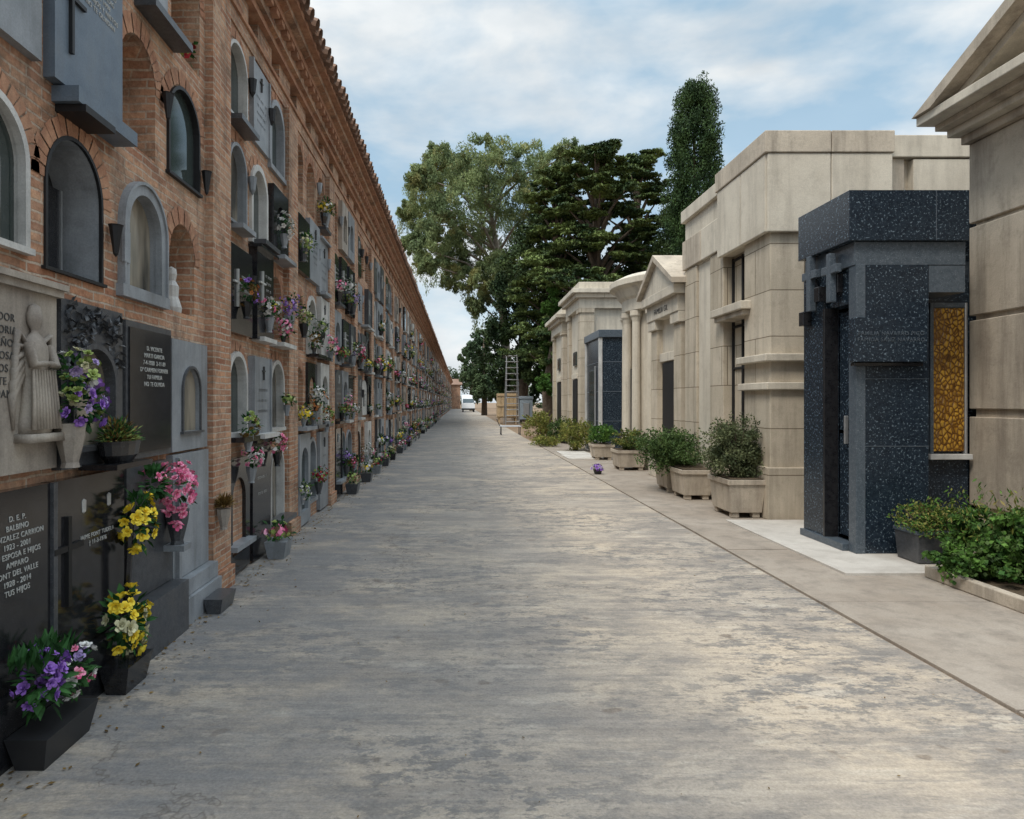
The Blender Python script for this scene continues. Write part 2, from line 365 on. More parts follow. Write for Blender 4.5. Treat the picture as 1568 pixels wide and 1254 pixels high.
PAL=[[PK,WH],[WH],[YE,WH],[RE,PK],[PU,LI],[WH,PK,CR],[OR,CR],[PK,LG],[RE,LG],[LI,WH],[WH,LG],[CR,LG],[LG,DRYL],[DRYL,WH]]
def vase(mb,x,y,z,s,mat):
    mb.lathe((x,y,z),[(0,0),(.035*s,0),(.03*s,.02*s),(.055*s,.12*s),(.06*s,.17*s),(.05*s,.17*s),(0,.165*s)],8,mat)
def cell(ty,y0,y1,z0,z1,near):
    yc=(y0+y1)/2; w=y1-y0; h=z1-z0; n=12 if near<25 else 7
    a=.245*w/.68*R.uniform(.90,1.03); zs=z0+.10+R.uniform(-.03,.03)
    if h>1.1: zs=z0+.26
    rise=.235; zp=z1-.12-rise-.02+R.uniform(-.03,.01)
    if ty=='o':
        bk=R.choice([GMARB,WMARB,BLACK,GMARB,GLASS2,BEIGEM,DGREY])
        arch_panel(bw,XW,y0,y1,z0,z1,yc,a,zs,zp,rise,.26,BR,BR if bk is not WMARB else WMARB,bk,n)
        if near<30: voussoirs(bw,XW,yc,a,zp,rise,15 if near<12 else 9)
        if near<30 and R.random()<.6: cross(acc,XW-.255,yc,zs+.25,.3,IRON)
        if near<30 and R.random()<.5: acc.box(XW-.2,XW-.08,yc-.12,yc-.04,zs,zs+.22,WMARB)
        if near<40 and R.random()<.5: tuft(fl,(XW-.06,yc+R.uniform(-.1,.1),zs+.14),.11,R.choice(PAL),40,.035)
    elif ty in 'gw':
        fm=GMARB if ty=='g' else WMARB
        g=GLASS if R.random()<.6 else GLASS2
        arch_panel(bw,XW,y0,y1,z0,z1,yc,a,zs,zp,rise,.06,BR,fm,g,n)
        if near<30: voussoirs(bw,XW,yc,a+.05,zp,rise+.05,15 if near<12 else 9,.09)
        arch_frame(tomb,XW-.01,XW+.03,yc,a-.004,zs,zp,rise-.004,R.choice([.03,.045,.06]),fm,n)
        if near<20: tomb.box(XW-.055,XW-.045,yc-.006,yc+.006,zs,zp+rise*.9,IRON)
    else:
        bw.poly([(XW,y0,z0),(XW,y1,z0),(XW,y1,z1),(XW,y0,z1)],BR)
        mt={'b':BLACK,'s':GMARB,'m':WMARB,'k':DGREY,'B':BEIGEM,'d':GMARB}[ty]
        p=R.uniform(.03,.09); ya,yb=y0+R.uniform(.01,.06),y1-R.uniform(.01,.06); za,zb=z0+R.choice([.03,.03,.10]),z1-R.choice([.03,.06,.14])
        if ty=='d' or (R.random()<.25):
            x=XW+p
            arch_panel(tomb,x,ya,yb,za,zb,yc,a*.8,za+.17,zb-.37,.19,.05,mt,mt,R.choice([GLASS,GLASS2]),n)
            for q in ([(XW,ya,za),(x,ya,za),(x,ya,zb),(XW,ya,zb)],[(XW,yb,za),(x,yb,za),(x,yb,zb),(XW,yb,zb)],[(XW,ya,zb),(x,ya,zb),(x,yb,zb),(XW,yb,zb)],[(XW,ya,za),(x,ya,za),(x,yb,za),(XW,yb,za)]): tomb.poly(q,mt)
        else:
            if R.random()<.22: # round-headed slab
                hz=min(.2,(zb-za)*.3); pts=[(ya,za),(yb,za)]+[( (ya+yb)/2+(yb-ya)/2*math.cos(math.pi*k/n), zb-hz+hz*math.sin(math.pi*k/n)) for k in range(n+1)]
                tomb.prismX(pts,XW,XW+p,mt)
            else:
                tomb.box(XW,XW+p,ya,yb,za,zb,mt)
                r_=R.random()
                if r_<.4: tomb.box(XW+p-.001,XW+p+.015,ya+.0,ya+.035,za,zb,mt); tomb.box(XW+p-.001,XW+p+.015,yb-.035,yb,za,zb,mt)
                elif r_<.6: tomb.box(XW,XW+p+.05,ya-.02,yb+.02,zb+.001,zb+.03,mt)
            lm=LETTER if mt in (BLACK,DGREY) else LETTERD
            if near<35:
                if R.random()<.5: cross(acc,XW+p,ya+.15,zb-.55,.34,lm); letters(acc,XW+p+.002,ya+.25,yb-.06,zb-.55,zb-.2,lm,R.randint(3,5))
                else: letters(acc,XW+p+.002,ya+.1,yb-.1,zb-.6,zb-.28,lm,R.randint(2,4)); cross(acc,XW+p,yc,zb-.23,.14,lm,.012)
def dress(y0,y1,z0,near,pr=.55):
    yc=(y0+y1)/2
    if R.random()<.5:
        acc.box(XW,XW+R.uniform(.11,.18),y0+R.uniform(.03,.15),y1-R.uniform(.03,.15),z0+.015,z0+.06,R.choice([GMARB,BLACK,WMARB,DGREY]))
    if R.random()<pr:
        for k in range(R.choice([1,1,2])):
            y=yc+R.uniform(-.26,.26); s=R.uniform(.6,1.2); z_=z0+R.choice([.06,.06,.06,.22])
            vase(acc,XW+.10,y,z_,s,R.choice([BLACK,GMARB,DGREY,IRON]))
            big=near<16; n=int(min(110,1100/near))+12
            tuft(fl,(XW+.12,y,z_+.26*s),.11*s*R.uniform(.6,1.7),R.choice(PAL),n,.028 if big else .05)
BAY1={5:'wsg',4:'gwb',3:'bbo',2:'wsw',1:'bbw'}
BAY2={5:'ooo',4:'bss',3:'owm',2:'obm',1:'sgs'}
def bay(y0,k):
    cw=(2.47-.43)/3
    for r,(z0,z1) in enumerate(ROWS):
        row=r+1
        for c in range(3):
            a=y0+c*cw; b_=a+cw
            near=max(3,a)
            if k==1: ty=BAY1[row][c]
            elif k==2: ty=BAY2[row][c]
            else: ty=R.choices('ogwbsmkBd',weights=[14 if row==5 else 6,6,6,11,8,7,7,4,5])[0]
            cell(ty,a,b_,z0,z1,near)
            if row<5 or R.random()<.15: dress(a,b_,z0 if row>1 else z0+.25,near,.62 if row<4 else .35)
            if near<30 and R.random()<.35:
                acc.lathe((XW+.06,b_-.03,z0+.45),[(0,0),(.03,.05),(.045,.18),(0,.17)],7,R.choice([IRON,GMARB]))
            if row==1 and R.random()<.45 and near<60:
                q=a+R.uniform(.1,.4); acc.frustum(XW+.10,XW+.32,q,q+.3,.005,.18,.03,R.choice([GMARB,DGREY,BLACK,WMARB])); tuft(fl,(XW+.2,q+.15,.27),.14,R.choice(PAL),60,.04)
def pilaster(y0,y1):
    bw.box(XW-.02,XW+.07,y0,y1,0.0,5.06,BR)
    bw.box(XW-.02,XW+.10,y0-.02,y1+.02,0.0,.18,BR)
YEND=150
k=1; y=5.55
while y<YEND:
    pilaster(y,y+.43); bay(y+.43,k); y+=2.47; k+=1
WEND=y
y=2.70-2.47
while y>-6:
    pilaster(y+2.04,y+2.47); bay(y,99); y-=2.47
C=[2.70,3.38,4.10,4.80,5.55]
R.seed(21)
def flatcell(i,r): 
    z0,z1=ROWS[r-1]; bw.poly([(XW,C[i],z0),(XW,C[i+1],z0),(XW,C[i+1],z1),(XW,C[i],z1)],BR)
cell('s',C[0],C[1],*ROWS[4],8); cell('g',C[1],C[2],*ROWS[4],8); cell('s',C[2],C[3],*ROWS[4],8); cell('o',C[3],C[4],*ROWS[4],8)
acc.box(XW,XW+.14,4.35,4.95,4.13,4.18,DGREY)
flatcell(0,4); tomb.box(XW,XW+.05,2.72,3.31,3.25,4.05,GMARB)
flatcell(1,4); tomb.box(XW,XW+.06,3.40,4.08,3.22,4.08,BLUEG); tomb.box(XW,XW+.14,3.47,4.10,3.13,3.21,BLUEG); tomb.box(XW,XW+.16,3.50,3.80,3.09,3.127,IRON)
cross(acc,XW+.06,3.53,3.40,.46,IRON,.022); text("D. JOSE ANTONIO\nPONCELA ROIG\n1931 - 1998\nTUS HIJOS Y NIETOS\nNO TE OLVIDAN",(XW+.062,3.83,3.93),.038,LETTER,wall)
def opencell(i,r,yc,a,zs,zp,rise,back,rev=BRS,dep=.28):
    z0,z1=ROWS[r-1]; arch_panel(bw,XW,C[i],C[i+1],z0,z1,yc,a,zs,zp,rise,dep,BR,rev,back,18); voussoirs(bw,XW,yc,a,zp,rise,17,.12)
opencell(2,4,4.40,.25,3.23,3.68,.27,BR,BR)
z0,z1=ROWS[3]; arch_panel(bw,XW,C[3],C[4],z0,z1,5.12,.27,3.24,3.66,.26,.03,BR,IRON,GLASS,18); arch_frame(tomb,XW-.01,XW+.02,5.12,.266,3.24,3.66,.256,.025,IRON,18); voussoirs(bw,XW,5.12,.30,3.66,.29,17,.11)
z0,z1=ROWS[2]; arch_panel(bw,XW,C[0],C[1],z0,z1,2.98,.245,2.33,2.72,.25,.03,BR,WMARB,GLASS,18); arch_frame(tomb,XW-.01,XW+.03,2.98,.24,2.33,2.72,.245,.035,WMARB,18); voussoirs(bw,XW,2.98,.28,2.72,.29,17,.11)
opencell(1,3,3.68,.26,2.28,2.72,.28,BLACK,GMARB,.26); arch_frame(tomb,XW-.005,XW+.012,3.68,.256,2.28,2.72,.276,.02,IRON,18)
acc.box(XW-.25,XW-.20,3.66,3.90,2.285,2.80,BLACK); acc.box(XW-.20,XW-.19,3.88,3.895,2.29,2.8,STEEL)
z0,z1=ROWS[2]; arch_panel(bw,XW,C[2],C[3],z0,z1,4.45,.23,2.32,2.70,.24,.05,BR,GMARB,GLASS2,18); arch_frame(tomb,XW-.01,XW+.035,4.45,.226,2.32,2.70,.236,.085,GMARB,18); arch_frame(tomb,XW+.03,XW+.048,4.45,.29,2.32,2.70,.30,.02,GMARB,18,False)
tomb.box(XW+.03,XW+.05,4.13,4.20,2.45,2.64,GMARB)
opencell(3,3,5.10,.235,2.26,2.66,.26,BEIGEM,BR)
acc.lathe((XW-.08,5.1,2.262),[(0,0),(.07,0),(.075,.04),(.05,.12),(.055,.2),(.03,.24),(.04,.29),(.035,.33),(0,.35)],12,WMARB)
for (yy,zz,mt) in ((4.74,3.72,IRON),(5.46,3.42,IRON),(4.02,2.62,IRON)):
    acc.lathe((XW+.05,yy,zz-.17),[(0,0),(.015,.02),(.04,.18),(.045,.19),(0,.17)],8,mt)
for i in range(4): flatcell(i,2); flatcell(i,1)
tomb.box(XW,XW+.05,2.72,3.43,1.27,2.12,BEIGEM); tomb.box(XW,XW+.08,2.70,3.445,2.12,2.155,BEIGEM); tomb.box(XW,XW+.10,2.69,3.455,2.155,2.185,BEIGEM)
text("D.\nSALVADOR\nROIG SORIA\nDE 58 AÑOS\nSU ESPOSA\nE HIJOS\nNO TE\nOLVIDAN",(XW+.052,2.97,2.02),.05,LETTERD,wall)
ang=MB(); bx=XW+.065; ay=3.23; az_=1.45
ang.lathe((bx,ay,az_),[(0,0),(.10,.0),(.105,.04),(.085,.14),(.075,.26),(.085,.36),(.08,.41),(.05,.455),(.024,.475),(.025,.49),(.044,.515),(.05,.555),(.035,.60),(0,.615)],18,BEIGEM,.55,1)
for q in range(9):
    a=-.09+.0225*q; ang.tube([(bx+.045,ay+a*.9,az_+.30),(bx+.055,ay+a,az_+.15),(bx+.06,ay+a*1.1,az_+.02)],[.007,.010,.012],5,BEIGEM)
for s_ in (-1,1):
    ang.tube([(bx+.02,ay+s_*.075,az_+.42),(bx+.05,ay+s_*.085,az_+.32),(bx+.07,ay+s_*.01,az_+.33)],[.026,.024,.014],7,BEIGEM)
    for q in range(6): ang.tube([(bx-.01,ay+s_*.05,az_+.42-.02*q),(bx-.005,ay+s_*(.12+.008*q),az_+.47-.06*q),(bx-.01,ay+s_*(.14),az_+.32-.06*q)],[.016,.020,.006],6,BEIGEM)
ang.box(XW+.05,XW+.13,3.10,3.37,1.41,1.45,BEIGEM)
ang.obj('angel_relief',wall,0,True)
x=XW+.05; arch_panel(tomb,x,3.47,4.10,1.25,2.13,3.77,.20,1.36,1.70,.19,.04,DGREY,DGREY,GLASS2,16)
for q in ([(XW,3.47,1.25),(x,3.47,1.25),(x,3.47,2.13),(XW,3.47,2.13)],[(XW,4.10,1.25),(x,4.10,1.25),(x,4.10,2.13),(XW,4.10,2.13)],[(XW,3.47,2.13),(x,3.47,2.13),(x,4.10,2.13),(XW,4.10,2.13)]): tomb.poly(q,DGREY)
arch_frame(tomb,x,x+.025,3.77,.20,1.36,1.70,.19,.03,DGREY,16)
for q in range(150):
    yy=R.uniform(3.50,4.07); zz=R.uniform(1.80,2.11)
    if ((yy-3.77)/.25)**2+((zz-1.70)/.24)**2>1:
        a=R.uniform(0,6.28); leaf(tomb,(x+.004,yy,zz),(.35,math.cos(a),math.sin(a)),.06,.018,DGREY)
tomb.box(XW,XW+.05,4.14,4.79,1.24,2.10,DGREY); tomb.box(XW+.049,XW+.062,4.17,4.76,1.28,2.06,BLACK)
text("D. VICENTE\nMARTI GARCIA\n7-4-1920  2-11-89\nDª CARMEN FORNER\nTU FAMILIA\nNO TE OLVIDA",(XW+.064,4.50,1.93),.040,LETTER,wall)
x=XW+.04; arch_panel(tomb,x,4.83,5.50,1.24,2.05,5.17,.16,1.38,1.68,.17,.03,GMARB,GMARB,GLASS2,16)
for q in ([(XW,4.83,1.24),(x,4.83,1.24),(x,4.83,2.05),(XW,4.83,2.05)],[(XW,4.83,2.05),(x,4.83,2.05),(x,5.5,2.05),(XW,5.5,2.05)]): tomb.poly(q,GMARB)
arch_frame(tomb,x,x+.015,5.17,.16,1.38,1.68,.17,.02,DGREY,16)
tomb.box(XW,XW+.06,2.60,3.36,.30,1.20,BLACK); tomb.box(XW,XW+.06,3.38,4.10,.30,1.20,BLACK)
tomb.box(XW+.055,XW+.075,3.365,3.40,.30,1.2,DGREY)
text("D. E. P.\nBALBINO\nGONZALEZ CARRION\n1923 - 2001\nTU ESPOSA E HIJOS\nAMPARO\nFONT DEL VALLE\n1928 - 2014\nTUS HIJOS",(XW+.062,3.11,1.06),.036,LETTER,wall)
text("JAIME FONT TUDELA\n† 11-3-1976",(XW+.062,3.80,.86),.034,LETTER,wall); cross(acc,XW+.06,3.50,.55,.46,IRON,.03)
for yy in(3.66,3.92): acc.lathe((XW+.06,yy,1.04),[(0,-.04),(.008,-.03),(.009,.03),(0,.04)],10,WMARB,1,2.4)
tomb.box(XW,XW+.12,2.55,4.10,0,.295,BLACK)
tomb.box(XW,XW+.06,4.13,4.78,.36,1.20,DGREY); tomb.box(XW,XW+.17,4.14,4.80,0,.355,DGREY)
tomb.box(XW,XW+.05,4.82,5.50,.32,1.22,GMARB); tomb.box(XW,XW+.12,4.81,5.52,.20,.315,GMARB); tomb.box(XW,XW+.15,4.83,5.52,0,.195,GMARB); tomb.box(XW+.05,XW+.08,4.86,4.9,.32,1.2,GMARB)
acc.frustum(XW+.16,XW+.30,5.10,5.42,0.005,.12,.02,DGREY)
ys,ye=-8.6,WEND
bw.box(XW-.3,XW+.015,ys,ye,5.06,5.20,BR)
bw.box(XW-.3,XW+.04,ys,ye,5.20,5.24,BRS)
yy=ys
while yy<ye:
    bw.box(XW-.3,XW+.01,yy,yy+.50,5.24,5.46,BR); bw.box(XW-.3,XW-.16,yy+.50,yy+.82,5.24,5.46,IRON); yy+=.82
bw.box(XW-.3,XW+.07,ys,ye,5.46,5.53,BRS)
bw.box(XW-.3,XW+.12,ys,ye,5.53,5.60,BR)
bw.box(XW-.3,XW+.20,ys,ye,5.66,5.73,BRS); bw.box(XW-.3,XW+.12,ys,ye,5.60,5.66,BR)
yy=ys
while yy<ye:
    bw.box(XW+.12,XW+.19,yy,yy+.11,5.602,5.658,BRS); yy+=.22 if yy<60 else .44
bw.box(XW-.3,XW+.28,ys,ye,5.73,5.80,BR)
bw.box(XW-.3,XW+.36,ys,ye,5.80,5.86,BRS)
tl=MB()
tl.poly([(XW+.40,ys,5.87),(XW+.40,ye,5.87),(XW-2.2,ye,6.7),(XW-2.2,ys,6.7)],TILE)
tl.poly([(XW-2.2,ys,6.7),(XW-2.2,ye,6.7),(XW-4.6,ye,5.9),(XW-4.6,ys,5.9)],TILE)
tl.box(XW+.0,XW+.40,ys,ye,5.862,5.868,TILE)
yy=ys
while yy<ye:
    q=R.uniform(-.02,.02); tl.tube([(XW+.45+q,yy,5.885),(XW+.1,yy,6.0)],[.075,.075],8 if yy<25 else 5,TILE); yy+=.21 if yy<50 else .42
tl.obj('tile_eave',wall)
bw.box(XW-4.3,XW-.29,ys,ye,0.0,5.85,BRS)
bw.obj('brickwork',wall); tomb.obj('tombstones',wall); acc.obj('vases_and_ornaments',wall); fl.obj('grave_flowers',wall)

# ------------------------------------------------------------------ near bouquets
def mk(name,fn):
    mb=MB(); fn(mb); return mb.obj(name)
def f1(mb):
    vase(mb,XW+.12,3.43,1.27,1.3,BEIGEM)
    bouquet(mb,(XW+.14,3.42,1.74),(.10,.12,.12),[LG,LG,LI,WH,CR],26,.030,60,ls=.05)
    bouquet(mb,(XW+.14,3.48,1.58),(.11,.16,.14),[PU,LI,PU,LG],38,.030,90,ls=.06)
mk('mixed_flower_bouquet',f1)
def f2(mb):
    mb.box(XW+.03,XW+.24,3.66,4.08,1.23,1.26,BLACK)
    mb.lathe((XW+.14,3.88,1.26),[(0,0),(.07,0),(.10,.04),(.11,.10),(.115,.12),(.10,.12),(0,.11)],16,BLACK,.85,1.5)
    for i in range(520):
        d=Vector((R.gauss(0,1),R.gauss(0,1.3),abs(R.gauss(0,.9))+.2)).normalized()
        leaf(mb,Vector((XW+.14,3.88,1.37))+Vector((d.x*.10*R.random(),d.y*.20*R.random(),d.z*.13*R.random())),d,.045,.008,R.choice([LEAFM,DRYL,LEAFM,LG,DRYL]))
mk('potted_succulent',f2)
def f3(mb):
    vase(mb,XW+.13,4.70,.62,1.4,DGREY); mb.box(XW,XW+.20,4.64,4.77,.58,.62,GMARB)
    bouquet(mb,(XW+.16,4.63,1.00),(.10,.17,.21),[PK],62,.032,25)
    bouquet(mb,(XW+.12,4.33,1.07),(.08,.12,.11),[PK,PK],4,.045,70,ls=.08)
mk('pink_flower_bouquet',f3)
def f4(mb):
    mb.tube([(XW+.12,4.0,.35),(XW+.14,4.02,.95)],[.02,.02],6,BLACK)
    bouquet(mb,(XW+.15,4.08,.88),(.08,.12,.18),[YE],20,.042,90,ls=.075)
mk('yellow_rose_bouquet',f4)
def f5(mb):
    mb.frustum(XW+.125,XW+.29,3.68,3.98,.004,.16,.03,BLACK)
    bouquet(mb,(XW+.20,3.82,.36),(.11,.16,.18),[YE,YE,YE,CR],30,.044,100,ls=.075)
mk('yellow_rose_bouquet',f5)
def f6(mb):
    mb.frustum(XW+.125,XW+.31,2.92,3.34,.004,.15,.03,PLASTIC)
    bouquet(mb,(XW+.22,3.02,.36),(.10,.11,.13),[PU],24,.036,80,ls=.08)
    bouquet(mb,(XW+.22,3.24,.32),(.11,.14,.13),[WH,PK,WH,LI],28,.026,110,ls=.06)
    for i in range(60): leaf(mb,(XW+.17+R.uniform(-.05,.1),3.08+R.uniform(-.15,.15),.42),(R.uniform(-.3,.5),R.uniform(-.5,.5),1),.12,.02,LEAFM)
mk('purple_flower_planter',f6)
def f7(mb):
    vase(mb,XW+.13,5.62,.55,1.0,BEIGEM)
    for i in range(220):
        d=Vector((R.gauss(0,1),R.gauss(0,1),abs(R.gauss(0,1))+.5)).normalized(); leaf(mb,Vector((XW+.13,5.62,.72))+d*.05*R.random(),d,.10,.006,DRYL)
mk('dried_flower_vase',f7)
def f8(mb):
    for (yy,zz,cols,r) in ((6.25,2.5,[OR,DRYL,PU],.16),(7.0,2.45,[WH,PK],.15),(7.6,3.45,[WH],.17),(6.4,.98,[PK,WH],.13),(7.3,1.05,[PK,WH],.14),(6.3,1.28,[LG,DRYL],.14),(10.3,2.35,[WH,PK],.2),(10.0,1.3,[OR,LG],.17),(13.2,2.4,[PK,RE],.22)):
        vase(mb,XW+.12,yy,zz-.14,.9,R.choice([BLACK,IRON,GMARB])); bouquet(mb,(XW+.13,yy,zz+.10),(.09,r,r*.8),cols,24,.030,70,ls=.05)
mk('grave_flower_arrangement',f8)
P=np.column_stack([NR.gamma(1.2,.09,1600)+XW+.1,NR.uniform(2.5,25,1600),np.full(1600,.012)]); leafmesh('fallen_leaves',P,.028,[DRYL],flat=.9)
P=np.column_stack([NR.uniform(-1.8,4,420),NR.uniform(2,30,420),np.full(420,.012)]); leafmesh('leaf_litter',P,.018,[DRYL],flat=.9)

# ------------------------------------------------------------------ ground
def sheet(name,x0,x1,y0,y1,z,mat):
    mb=MB(); mb.poly([(x0,y0,z),(x1,y0,z),(x1,y1,z),(x0,y1,z)],mat); return mb.obj(name)
sheet('ground',-900,900,-900,900,0,DIRT)
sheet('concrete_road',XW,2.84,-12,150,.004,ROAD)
mb=MB()
yy=-12
while yy<26:
    L=R.choice([1.9,2.2,1.6]); q=R.uniform(0,.004); mb.box(2.85,9,yy,yy+L-.015,-.05,.020+q,PAVE); yy+=L
mb.obj('pavement',None,.004)
mb=MB(); mb.box(3.5,4.8,6.2,7.55,.0,.045,SLABP); mb.box(3.5,4.8,7.56,9.0,.0,.045,SLABP); mb.obj('marble_paving_slab',None,.004)
mb=MB(); mb.box(2.95,3.9,18.6,20.0,.0,.05,SLABP); mb.box(3.0,3.9,20.1,21.5,.0,.05,SLABP); mb.obj('pale_paving_slab',None,.004)

# ------------------------------------------------------------------ right side mausoleums
class Bld:
    def __init__(s,name): s.e=empty(name); s.p={}
    def __getitem__(s,k):
        if k not in s.p: s.p[k]=MB()
        return s.p[k]
    def done(s,bevel=.008):
        for k,mb in s.p.items(): mb.obj(k,s.e,bevel if k not in('glass',) else 0)
B=Bld('pedimented_stone_mausoleum'); w=B['walls']
w.box(5.625,9.2,3.35,7.45,0,4.5,CREAM3)
w.box(5.50,9.25,3.28,7.50,0,.42,CREAM3)
for z in (.47,1.52,2.54,3.55):
    z2=z+.965 if z<3.5 else 4.42
    for (a,b_) in ((3.30,4.2),(4.21,5.0),(5.9,6.69),(6.70,7.50)):
        w.box(5.59,5.66,a,b_,z,z2,CREAM3)
    w.box(5.7,9.2,7.40,7.495,z,z2,CREAM3)
B['door'].box(5.60,5.645,5.02,5.88,.45,2.9,IRON)
c=B['cornice']
c.box(5.52,9.3,3.25,7.53,4.425,4.52,CREAM3); c.box(5.40,9.3,3.2,7.58,4.52,4.60,CREAM2); c.box(5.28,9.3,3.12,7.60,4.60,4.67,CREAM3); c.box(5.10,9.3,3.1,7.64,4.67,4.77,CREAM2)
ap=5.37; rise=.98; y0,y1=3.1,7.64
c.prismX([(y1+.02,4.772),(ap,4.772+rise),(y0-.02,4.772),(y0+.28,4.772),(ap,4.772+rise-.12),(y1-.28,4.772)],5.06,9.35,CREAM3)
c.prismX([(y1-.30,4.773),(ap,4.773+rise-.125),(y0+.30,4.773),(y0+.5,4.773),(ap,4.773+rise-.21),(y1-.5,4.773)],5.22,9.3,CREAM2)
c.prismX([(y1-.5,4.774),(ap,4.774+rise-.215),(y0+.5,4.774)],5.55,9.25,CREAM3)
B.done(.01)
B=Bld('blue_granite_mausoleum'); w=B['walls']
w.box(4.30,5.58,7.50,7.95,0.046,3.0,GRAN); w.box(4.75,7.6,7.96,9.0,0.046,3.0,GRAN)
w.box(4.14,4.79,6.98,7.499,.046,3.0,GRAN)
for z in (1.14,1.83): w.box(4.142,4.795,6.976,7.4,z,z+.008,GRANL)
w.box(4.04,4.137,6.97,7.10,.046,3.0,GRANL)
w.box(4.02,4.14,7.52,7.99,.046,3.0,GRAN)
w.box(3.99,4.30,7.48,7.515,.046,2.62,BLACK)
w.box(4.03,5.17,6.985,7.98,3.0,3.237,GRANL); w.box(4.8,7.6,7.985,9.0,3.0,3.237,GRANL)
w.box(3.95,5.17,6.93,7.98,3.24,3.75,GRAN); w.box(4.75,7.6,7.985,9.05,3.24,3.70,GRAN)
w.box(4.83,4.836,6.925,6.94,3.24,3.75,GRANL)
w.box(4.06,4.3,7.11,7.49,2.62,2.995,GRAN)
w.box(3.98,4.137,7.11,8.0,.047,.12,GRANL)
w.box(4.8,5.17,6.99,7.43,2.72,2.996,GRANL)
B['plaque'].box(3.96,4.70,6.86,6.968,2.0,2.45,GRAN); B['plaque'].box(3.98,4.68,6.90,6.966,1.96,1.998,BLACK)
text("FAMILIA NAVARRO PICO\nFAMILIA SANZ NAVARRO",(4.33,6.857,2.27),.055,GRANL,B.e,'-Y')
B['glass'].box(5.165,5.50,7.455,7.49,1.06,2.62,AMBER)
f_=B['window_frame']; f_.box(5.125,5.163,7.44,7.498,1.03,2.68,GRANL); f_.box(5.502,5.53,7.44,7.498,1.03,2.68,STEEL); f_.box(5.164,5.501,7.44,7.498,2.625,2.68,GRANL); f_.box(5.10,5.56,7.40,7.498,.97,1.029,WMARB)
d=B['door']; d.box(4.17,4.2,7.12,7.475,.12,2.6,GLASS)
for z in (.12,1.25,2.56): d.box(4.14,4.165,7.12,7.475,z,z+.05,STEEL)
d.box(4.14,4.165,7.12,7.15,.171,2.56,STEEL); d.box(4.14,4.165,7.44,7.475,.171,2.56,STEEL); d.box(4.09,4.13,7.26,7.285,1.15,1.45,STEEL)
o=B['carved_crosses']
for (yy,zz,h) in ((7.72,2.62,.62),(7.30,2.66,.52)):
    o.box(3.93,4.0,yy-.04,yy+.04,zz,zz+h,GRANL); o.box(3.935,3.995,yy-.15,yy-.041,zz+h*.58,zz+h*.58+.09,GRANL); o.box(3.935,3.995,yy+.041,yy+.15,zz+h*.58,zz+h*.58+.09,GRANL)
    o.box(4.0,4.06,yy-.06,yy+.06,zz+.1,zz+.3,BLACK)
for (yy,zz) in ((7.52,2.78),(7.86,2.55)): o.box(3.92,4.02,yy-.05,yy+.05,zz-.08,zz+.08,BLACK)
B.done(.006)
mb=MB(); mb.frustum(4.36,4.72,6.5,6.86,.05,.34,.02,DGREY); mb.box(4.35,4.73,6.49,6.87,.325,.36,GRANL); mb.obj('granite_planter',None,.006)

B=Bld('tall_cream_mausoleum'); w=B['walls']
w.box(4.32,5.70,9.22,12.6,.02,3.9,CREAM)
w.box(4.15,4.62,9.14,9.98,.02,3.88,CREAM); w.box(4.10,4.66,9.09,10.02,.02,.72,CREAM)
w.box(4.75,7.9,9.3,12.5,.02,4.2,CREAM3)
w.box(4.05,4.70,9.05,10.05,2.14,2.24,CREAM2); w.box(4.08,4.68,9.08,10.05,1.76,1.86,CREAM2)
w.box(4.15,4.6,10.78,11.35,.02,4.0,CREAM); w.box(4.19,4.6,11.355,12.0,.02,4.0,CREAM2); w.box(4.15,4.6,12.005,12.62,.02,4.0,CREAM)
w.box(4.09,4.6,10.75,12.66,.021,.6,CREAM)
w.box(4.0,4.6,9.75,10.95,2.93,3.05,CREAM2); w.box(4.05,4.6,9.8,10.9,2.85,2.93,CREAM3)
t_=B['attic']
t_.box(4.12,5.72,9.12,10.78,3.88,5.17,CREAM)
for (a,b_) in ((4.08,4.92),(4.93,5.74)): t_.box(a,b_,9.06,9.125,3.86,4.90,CREAM2)
t_.box(4.06,4.13,9.10,9.9,3.865,4.90,CREAM2); t_.box(4.06,4.13,9.91,10.80,3.865,4.90,CREAM2)
for (a,b_) in ((4.04,4.915),(4.925,5.76)): t_.box(a,b_,9.04,10.84,4.908,5.20,CREAM3)
t_.box(4.17,5.6,10.86,12.66,4.0,4.96,CREAM2); t_.box(4.12,5.62,10.85,11.7,4.02,4.55,CREAM2); t_.box(4.12,5.62,11.72,12.68,4.02,4.55,CREAM3)
t_.box(4.10,5.66,10.85,12.70,4.9,5.12,CREAM2)
t_.box(5.86,7.9,9.35,12,3.9,5.17,CREAM); t_.box(5.82,6.02,9.25,9.4,3.9,4.9,CREAM3); t_.box(6.12,7.9,9.22,9.4,3.9,4.88,CREAM2); t_.box(5.80,7.95,9.2,12,4.9,5.2,CREAM2)
t_.box(5.742,5.86,9.7,11.9,3.9,5.0,CREAM3)
B['glass'].box(4.36,4.40,9.985,10.775,.3,3.85,GLASS)
f_=B['door_grille']
for y_ in (9.99,10.37,10.74): f_.box(4.28,4.355,y_,y_+.035,.25,3.85,IRON)
for z_ in (.3,1.1,2.1,2.75,3.1,3.8): f_.box(4.29,4.35,10.026,10.369,z_,z_+.04,IRON); f_.box(4.29,4.35,10.406,10.739,z_,z_+.04,IRON)
cc=B['roof_cross']; cc.box(6.16,6.19,11.2,11.23,5.18,5.74,IRON); cc.box(6.02,6.33,11.2,11.225,5.56,5.59,IRON)
B.done(.012)

